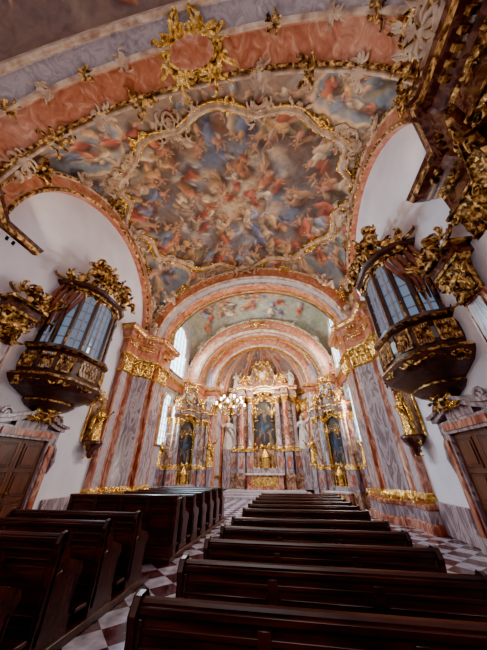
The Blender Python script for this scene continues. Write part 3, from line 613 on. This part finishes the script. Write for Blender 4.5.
# ------------------------------------------------------------ retables
def column(mb,M,x,y,z0,z1,r,mi,gi):
    h=z1-z0
    mb.lathe([(r*1.5,0),(r*1.5,.08*h*.5),(r*1.2,.05*h),(r*1.3,.065*h),(r,.08*h),(r,.3*h),(r*.88,.86*h)],14,mi,M@T(x,y,z0))
    mb.lathe([(r*1.5,0),(r*1.52,.03*h),(r*1.25,.045*h),(r*1.3,.06*h)],14,gi,M@T(x,y,z0))
    mb.lathe([(r*.9,.86*h),(r*1.0,.93*h),(r*1.35,.98*h),(r*1.5,h)],12,gi,M@T(x,y,z0))
    for k in range(6): leaf(mb,M@T(x,y,z0+.87*h)@RZ(k*pi/3)@T(0,r*.9,0),.1*h,r*.5,gi,.6)
    mb.box(x-r*1.4,x+r*1.4,y-r*1.4,y+r*1.4,z1-.02*h,z1,gi,M)
def retable(name,M,w,h,seed=1,cols=(0,4)):
    mb=MB(); f=lambda z:z*h
    for q in (-1,1):
        for k,(px,py) in enumerate(((.20,-.10),(.31,-.16),(.43,-.06))):
            x=q*px*w; y=py*w; r=.035*w if k<2 else .03*w; b=.055*w
            mb.box(x-b,x+b,y-b,0,0,f(.10),1,M); mb.box(x-b*.85,x+b*.85,y-b*.85,0,f(.10),f(.24),0,M); mb.box(x-b,x+b,y-b,0,f(.24),f(.26),2,M)
            mb.box(x-b*.5,x+b*.5,y-b*.95,0,f(.13),f(.21),4,M)
            column(mb,M,x,y,f(.26),f(.66),r,cols[k%2],2)
            mb.box(x-b,x+b,y-b,0,f(.66),f(.69),1,M); mb.box(x-b*.9,x+b*.9,y-b*.9,0,f(.69),f(.72),0,M); mb.box(x-b*1.3,x+b*1.3,y-b*1.3,0,f(.72),f(.735),2,M); mb.box(x-b*1.45,x+b*1.45,y-b*1.45,0,f(.735),f(.75),4,M)
            rocaille(mb,M@T(x,y-b*1.1,f(.705))@S(1,-1,1),b*1.8,.25*b*2,3,3,2,.02)
        pts=[]
        for i in range(26):
            a=i/25*2*pi*1.3; rr=.09*w*(1-.75*i/25); pts.append((q*(.30*w)+q*rr*math.cos(a),-.08*w,f(.80)+rr*math.sin(a)))
        mb.tube(pts,[.025*w]*20+[.02*w]*6,6,1,M); mb.tube([(q*.22*w,-.06*w,f(.75)),(q*.2*w,-.06*w,f(.84)),(q*.13*w,-.06*w,f(.9))],[.03*w,.025*w,.02*w],6,0,M)
        statue(mb,M@T(q*.52*w,-.08*w,f(.26))@RZ(pi-q*.3)@S(h*.135),3 if seed%2 else 2,q>0)
        mb.box(q*.52*w-.05*w,q*.52*w+.05*w,-.14*w,0,0,f(.26),0,M)
        statue(mb,M@T(q*.42*w,-.08*w,f(.75))@RZ(pi-q*.4)@S(h*.085),3,q<0)
        putto(mb,M@T(q*.27*w,-.16*w,f(.76))@RZ(pi)@S(h*.1),2)
        putto(mb,M@T(q*.12*w,-.12*w,f(.91))@RZ(pi)@S(h*.08),2)
        rocaille(mb,M@T(q*.26*w,-.1*w,f(.82))@S(1,-1,1),.2*w,.18*w,9,71,2,.01*w)
        rocaille(mb,M@T(q*.115*w,-.12*w,f(.5))@S(1,-1,1),.05*w,f(.3),6,9,2,.006*w)
        rocaille(mb,M@T(q*.47*w,-.02*w,f(.55))@S(1,-1,1),.16*w,f(.25),8,19,2,.009*w)
    mb.box(-.44*w,.44*w,-.03*w,0,0,f(.75),1,M)
    poly=[(-.28*w,f(.75)),(.28*w,f(.75)),(.22*w,f(.82)),(.16*w,f(.93)),(0,f(.97)),(-.16*w,f(.93)),(-.22*w,f(.82))]
    mb.add([(x,-.05*w,z) for x,z in poly]+[(x,0,z) for x,z in poly],[tuple(range(7))]+[(i,(i+1)%7,7+(i+1)%7,7+i) for i in range(7)],1,M)
    for dz,mi,r in ((0,2,.02),(.02,0,.028),(.045,2,.018)):
        mb.tube([(.2*w*math.cos(t),-.10*w,f(.66+dz)+.09*w*math.sin(t)) for t in np.linspace(0,pi,17)],r*w,6,mi,M)
    pw=.165*w; z0,z1=f(.28),f(.66); out=[(-pw,z0),(pw,z0)]+[(pw*math.cos(t),z1-pw*.8+pw*.8*math.sin(t)) for t in np.linspace(0,pi,17)]
    lp=out[2:]+[out[0],out[1],out[2]]
    mb.tube([(x,-.05*w,z) for x,z in lp],.020*w,6,2,M); mb.tube([(x*1.14,-.04*w,z) for x,z in lp],.016*w,6,2,M)
    for k in range(0,len(lp)): 
        x,z=lp[k]; rocaille(mb,M@T(x*1.08,-.07*w,z)@S(1,-1,1),.09*w,.09*w,3,k,2,.006*w)
    rocaille(mb,M@T(0,-.1*w,f(.70))@S(1,-1,1),.22*w,.1*w,8,4,2,.01*w)
    rocaille(mb,M@T(0,-.1*w,f(.27))@S(1,-1,1),.26*w,.09*w,8,6,2,.01*w)
    for k in range(28):
        a=2*pi*k/28; L=(.15 if k%2 else .11)*w; mb.tube([(0.03*w*math.cos(a),-.08*w,f(.86)+.03*w*math.sin(a)),(L*math.cos(a),-.09*w,f(.86)+L*math.sin(a))],[.012*w,.003*w],4,2,M)
    mb.ell((0,-.09*w,f(.86)),(.05*w,.03*w,.06*w),3,M); 
    for k in range(8): putto(mb,M@T(.09*w*math.cos(k*pi/4+.3),-.11*w,f(.84)+.09*w*math.sin(k*pi/4+.3))@RZ(pi)@S(h*.035),3 if k%2 else 2)
    rocaille(mb,M@T(0,-.06*w,f(.965))@S(1,-1,1),.3*w,.12*w,10,14,2,.01*w)
    mb.box(-.22*w,.22*w,-.30*w,-.03*w,0,f(.088),4,M); mb.box(-.24*w,.24*w,-.32*w,-.03*w,f(.088),f(.098),3,M); mb.box(-.15*w,.15*w,-.305*w,-.30*w,f(.02),f(.075),2,M)
    mb.box(-.2*w,.2*w,-.14*w,-.03*w,f(.098),f(.13),0,M)
    mb.lathe([(.06*w,f(.13)),(.06*w,f(.2)),(.075*w,f(.205)),(.05*w,f(.235)),(.01*w,f(.26)),(0,f(.28))],10,2,M@T(0,-.1*w,0))
    for k in range(-3,4):
        if k==0: continue
        mb.lathe([(.015*w,0),(.006*w,.02*h),(.009*w,.04*h),(.005*w,.06*h),(.01*w,.07*h),(.004*w,.072*h),(.004*w,.10*h),(0,.101*h)],8,2,M@T(k*.05*w+(.04*w if k>0 else -.04*w),-.12*w,f(.13)))
    ob=mb.obj(name,[GREY,BROWNM,GOLD,STUCW,RED],ang=1)
    xs=np.linspace(-pw,pw,50); ys=np.linspace(z0,z1,90); P=Paint(xs/pw,(ys-z0)/(z1-z0)*2.4,(.06,.045,.05),seed)
    P.st(0,1.9,.7,.5,0,(.30,.22,.14),.9,.8); P.st(.1,1.0,.5,.9,0,(.07,.10,.16),.5,1); P.fig(0,1.2,1.6,pi/2,(.10,.16,.28)); P.fig(-.45,.4,1.0,1.2,(.35,.08,.05)); P.fig(.5,.45,.9,2,(.4,.28,.12)); P.fig(.35,1.95,.7,2.5,(.45,.3,.2))
    P.C*=.3
    Xg,Zg=np.meshgrid(xs,ys); lim=z1-pw*.8+pw*.8*np.sqrt(np.clip(1-(Xg/pw)**2,0,1)); Zg=np.minimum(Zg,lim)
    pts=np.stack([Xg,np.full_like(Xg,-.045*w),Zg],-1).reshape(-1,3); pts=np.array([tuple(M@Vector(p)) for p in pts]).reshape(len(ys),len(xs),3)
    o2=add_vault('painting',pts,P); o2.parent=ob; o2.matrix_parent_inverse=T(*ob.location).inverted()
    return ob
mb=MB()
for k,(a,b) in enumerate(((3.9,20.9),(3.5,21.3),(3.1,21.7))): mb.box(-a,a,b,25,k*.15,(k+1)*.15,0)
mb.obj('altar_steps',[PALE],bevel=.02)
retable('high_altar',T(0,24.6,.45),6.6,11.3,1)
retable('side_altar',T(-5.25,18.1,0)@RZ(.75),3.5,7.6,2,(0,1)); retable('side_altar',T(5.25,18.1,0)@RZ(-.75),3.5,7.6,4,(0,1))
# ------------------------------------------------------------ pews
def pewmesh(L,name='pew'):
    mb=MB(); h=L/2
    endp=[(-.05,0),(-.05,.80),(-.08,.90),(-.03,.99),(.06,1.0),(.12,.93),(.13,.80),(.20,.70),(.34,.66),(.46,.62),(.50,.54),(.44,.44),(.42,.2),(.47,0)]
    for q in (-1,1):
        a=q*h; mb.prism(endp,min(a,a-q*.06),max(a,a-q*.06),0)
        mb.prism([(.02,.12),(.02,.6),(.1,.62),(.36,.52),(.38,.12)],min(a,a+q*.015),max(a,a+q*.015),0)
    mb.box(-h,h,-.015,.03,.05,.90,0); mb.box(-h,h,-.05,.07,.90,.945,0); mb.tube([(-h,.01,.955),(h,.01,.955)],.028,8,0)
    mb.box(-h,h,-.03,.045,.80,.84,0); mb.box(-h,h,-.035,.03,.05,.20,0)
    nP=max(3,int(L/.9))
    for k in range(nP):
        x0=-h+L*k/nP+.07; x1=-h+L*(k+1)/nP-.07
        mb.tube([(x0,-.02,.28),(x1,-.02,.28),(x1,-.02,.74),(x0,-.02,.74),(x0,-.02,.28)],.018,4,0); mb.box(x0+.07,x1-.07,-.03,-.01,.34,.68,0)
    for k in range(nP+1):
        x=-h+L*k/nP; x=max(-h+.05,min(h-.05,x)); mb.box(x-.045,x+.045,-.04,0,.05,.88,0)
    mb.box(-h,h,.03,.44,.43,.465,0); mb.box(-h,h,.38,.42,.05,.43,0)
    mb.box(-h,h,-.34,-.12,.12,.16,0)
    for q in (-1,0,1): mb.box(q*(h-.15)-.03,q*(h-.15)+.03,-.32,-.0,0,.12,0)
    return mb.obj(name,[WOOD],bevel=.008,center=False)
p0=pewmesh(2.9); me=p0.data; first=True
def put(x,y,z=0.06,sz=1):
    global first
    if first: o=p0; first=False
    else:
        o=bpy.data.objects.new('pew',me); bpy.context.collection.objects.link(o); b=o.modifiers.new('bevel','BEVEL'); b.width=.008; b.segments=2; b.limit_method='ANGLE'; b.angle_limit=.9
    o.location=(x,y,z); o.scale=(1,1,sz)
for k in range(12): put(2.27,1.56+.88*k+(.4 if k>5 else 0),.05)
for k in range(6): put(-2.35,.95+.9*k,.10,1.05)
for k in range(6): put(-2.35,7.75+.88*k,.10,1.1)
mb=MB()
mb.box(.78,3.8,.9,6.7,0,.05); mb.box(.78,3.8,7.0,12.4,0,.05); mb.obj('pew_platform',[WOOD],bevel=.01)
mb=MB(); mb.box(-3.85,-.85,.3,6.15,0,.10); mb.box(-3.85,-.85,7.05,12.9,0,.10); mb.obj('pew_platform',[WOOD],bevel=.01)
mb=MB(); mb.box(-3.84,-.86,7.1,7.16,.1,1.22); mb.box(-3.88,-.82,7.04,7.24,1.22,1.28); mb.box(-3.86,-.84,7.07,7.18,.1,.28)
for k in range(4):
    x0=-3.84+.745*k+.08; x1=x0+.585; mb.tube([(x0,7.09,.40),(x1,7.09,.40),(x1,7.09,1.1),(x0,7.09,1.1),(x0,7.09,.40)],.022,4); mb.box(x0+.09,x1-.09,7.075,7.1,.49,1.01)
for k in range(5): x=-3.84+.745*k; mb.box(x-.045,x+.045,7.065,7.1,.28,1.22)
for x in (-3.86,-.90): mb.box(x,x+.06,7.1,7.36,.1,1.2)
mb.obj('pew_front_screen',[WOOD],bevel=.008)
# ------------------------------------------------------------ chandelier
mb=MB(); Mc=T(0,9.3,3.5)@S(.85)
mb.lathe([(0,0),(.05,.03),(.10,.12),(.04,.2),(.07,.3),(.14,.42),(.05,.55),(.03,.8),(.08,.9),(.03,1.0),(.01,1.1),(0,1.1)],14,0,Mc)
for k in range(12):
    a=2*pi*k/12; c,s_=math.cos(a),math.sin(a); R0=.66 if k%2 else .46; zz=.35 if k%2 else .6
    mb.tube([(c*q*R0,s_*q*R0,zz-.05-.22*math.sin(pi*q)+.12*q) for q in np.linspace(.08,1,12)],.018,5,0,Mc)
    mb.lathe([(0,-.03),(.06,0),(.065,.02),(.02,.03),(.02,.12),(0,.13)],8,0,Mc@T(c*R0,s_*R0,zz+.07)); mb.ell((c*R0,s_*R0,zz+.24),(.03,.03,.065),1,Mc,8)
    for j in range(3): mb.ell((c*R0*(.5+.25*j),s_*R0*(.5+.25*j),zz-.22-.04*j),(.02,.02,.05),2,Mc,6)
    for j in range(7): q=j/6; mb.ell((c*(.08+(R0-.1)*q),s_*(.08+(R0-.1)*q),1.0-(1.0-zz-.05)*q**.6),(.018,.018,.03),2,Mc,6)
mb.tube([(0,0,1.05),(0,0,14.4)],.004,5,3,Mc)
mb.obj('chandelier',[GOLD,BULB,CRYS,IRON])
# ------------------------------------------------------------ lights
def area(name,loc,tgt,sx,sy,e,col):
    l=bpy.data.lights.new(name,'AREA'); l.shape='RECTANGLE'; l.size=sx; l.size_y=sy; l.energy=e; l.color=col
    o=bpy.data.objects.new(name,l); o.location=loc; o.rotation_euler=(Vector(tgt)-Vector(loc)).to_track_quat('-Z','Y').to_euler(); bpy.context.collection.objects.link(o)
area('rear_fill',(0,-8.5,10),(0,10,7),5,4,820,(1,.89,.90))  # added soft fill from the open rear, no window built there
area('chancel_daylight',(-6.0,17.1,10.3),(2,17.2,4),2.3,3.8,3200,(.58,.82,1)); area('chancel_daylight',(6.0,17.1,10.3),(-2,17.2,4),2.3,3.8,1700,(1,.93,.90))
area('chancel_low_daylight',(-6.0,16.6,5),(2,16.9,4),1.5,3.0,620,(.58,.82,1)); area('chancel_low_daylight',(6.0,16.6,5),(-2,16.9,4),1.5,3.0,360,(1,.93,.90))
area('oratory_daylight',(-5.3,8.1,7.2),(0,8.1,5),2,2,110,(.6,.78,1))
for sx in (1,-1):  # added fill hidden on the cornices to brighten the vaults, no fixtures
    area('cornice_fill',(sx*5.7,12.2,9.6),(-sx*1,8,15),.8,.3,230,(1,.78,.56)); area('cornice_fill',(sx*6.2,4.0,9.6),(-sx*1,8,15),.8,.3,135,(1,.80,.60))
    area('cornice_fill',(sx*5.2,18.8,8.6),(0,17,14),.6,.3,120,(1,.88,.7)); area('cornice_fill',(sx*3.6,21.6,8.6),(0,24,11),.5,.3,110,(1,.8,.6))
l=bpy.data.lights.new('chandelier_glow','POINT'); l.energy=320; l.color=(1,.86,.70); l.shadow_soft_size=.4; o=bpy.data.objects.new('chandelier_glow',l); o.location=(0,9.3,4.9); bpy.context.collection.objects.link(o)
area('sanctuary_fill',(0,20.4,9.5),(0,24,4),1.5,.6,850,(1,.86,.68))  # added fill that brightens the high altar, no lamp hangs here
w=bpy.data.worlds.new('world'); bpy.context.scene.world=w; w.use_nodes=True; w.node_tree.nodes['Background'].inputs[0].default_value=(.80,.60,.80,1); w.node_tree.nodes['Background'].inputs[1].default_value=.36
try: bpy.context.scene.view_settings.look='AgX - Punchy'
except Exception as e: print(e)
# ------------------------------------------------------------ camera
p=math.radians(31); ps=math.radians(9.5)
F=Vector((-math.sin(ps)*math.cos(p),math.cos(ps)*math.cos(p),math.sin(p))); Rr=Vector((math.cos(ps),math.sin(ps),0)); Uu=Rr.cross(F)
cd=bpy.data.cameras.new('camera'); cam=bpy.data.objects.new('camera',cd); bpy.context.collection.objects.link(cam)
Mt=Matrix.Identity(4)
for i in range(3): Mt[i][0]=Rr[i]; Mt[i][1]=Uu[i]; Mt[i][2]=-F[i]
Mt[0][3],Mt[1][3],Mt[2][3]=2.05,0,1.85
cam.matrix_world=Mt; cd.sensor_fit='HORIZONTAL'; cd.sensor_width=36; cd.lens=240/487*36; cd.clip_start=.05; cd.clip_end=100
bpy.context.scene.camera=cam
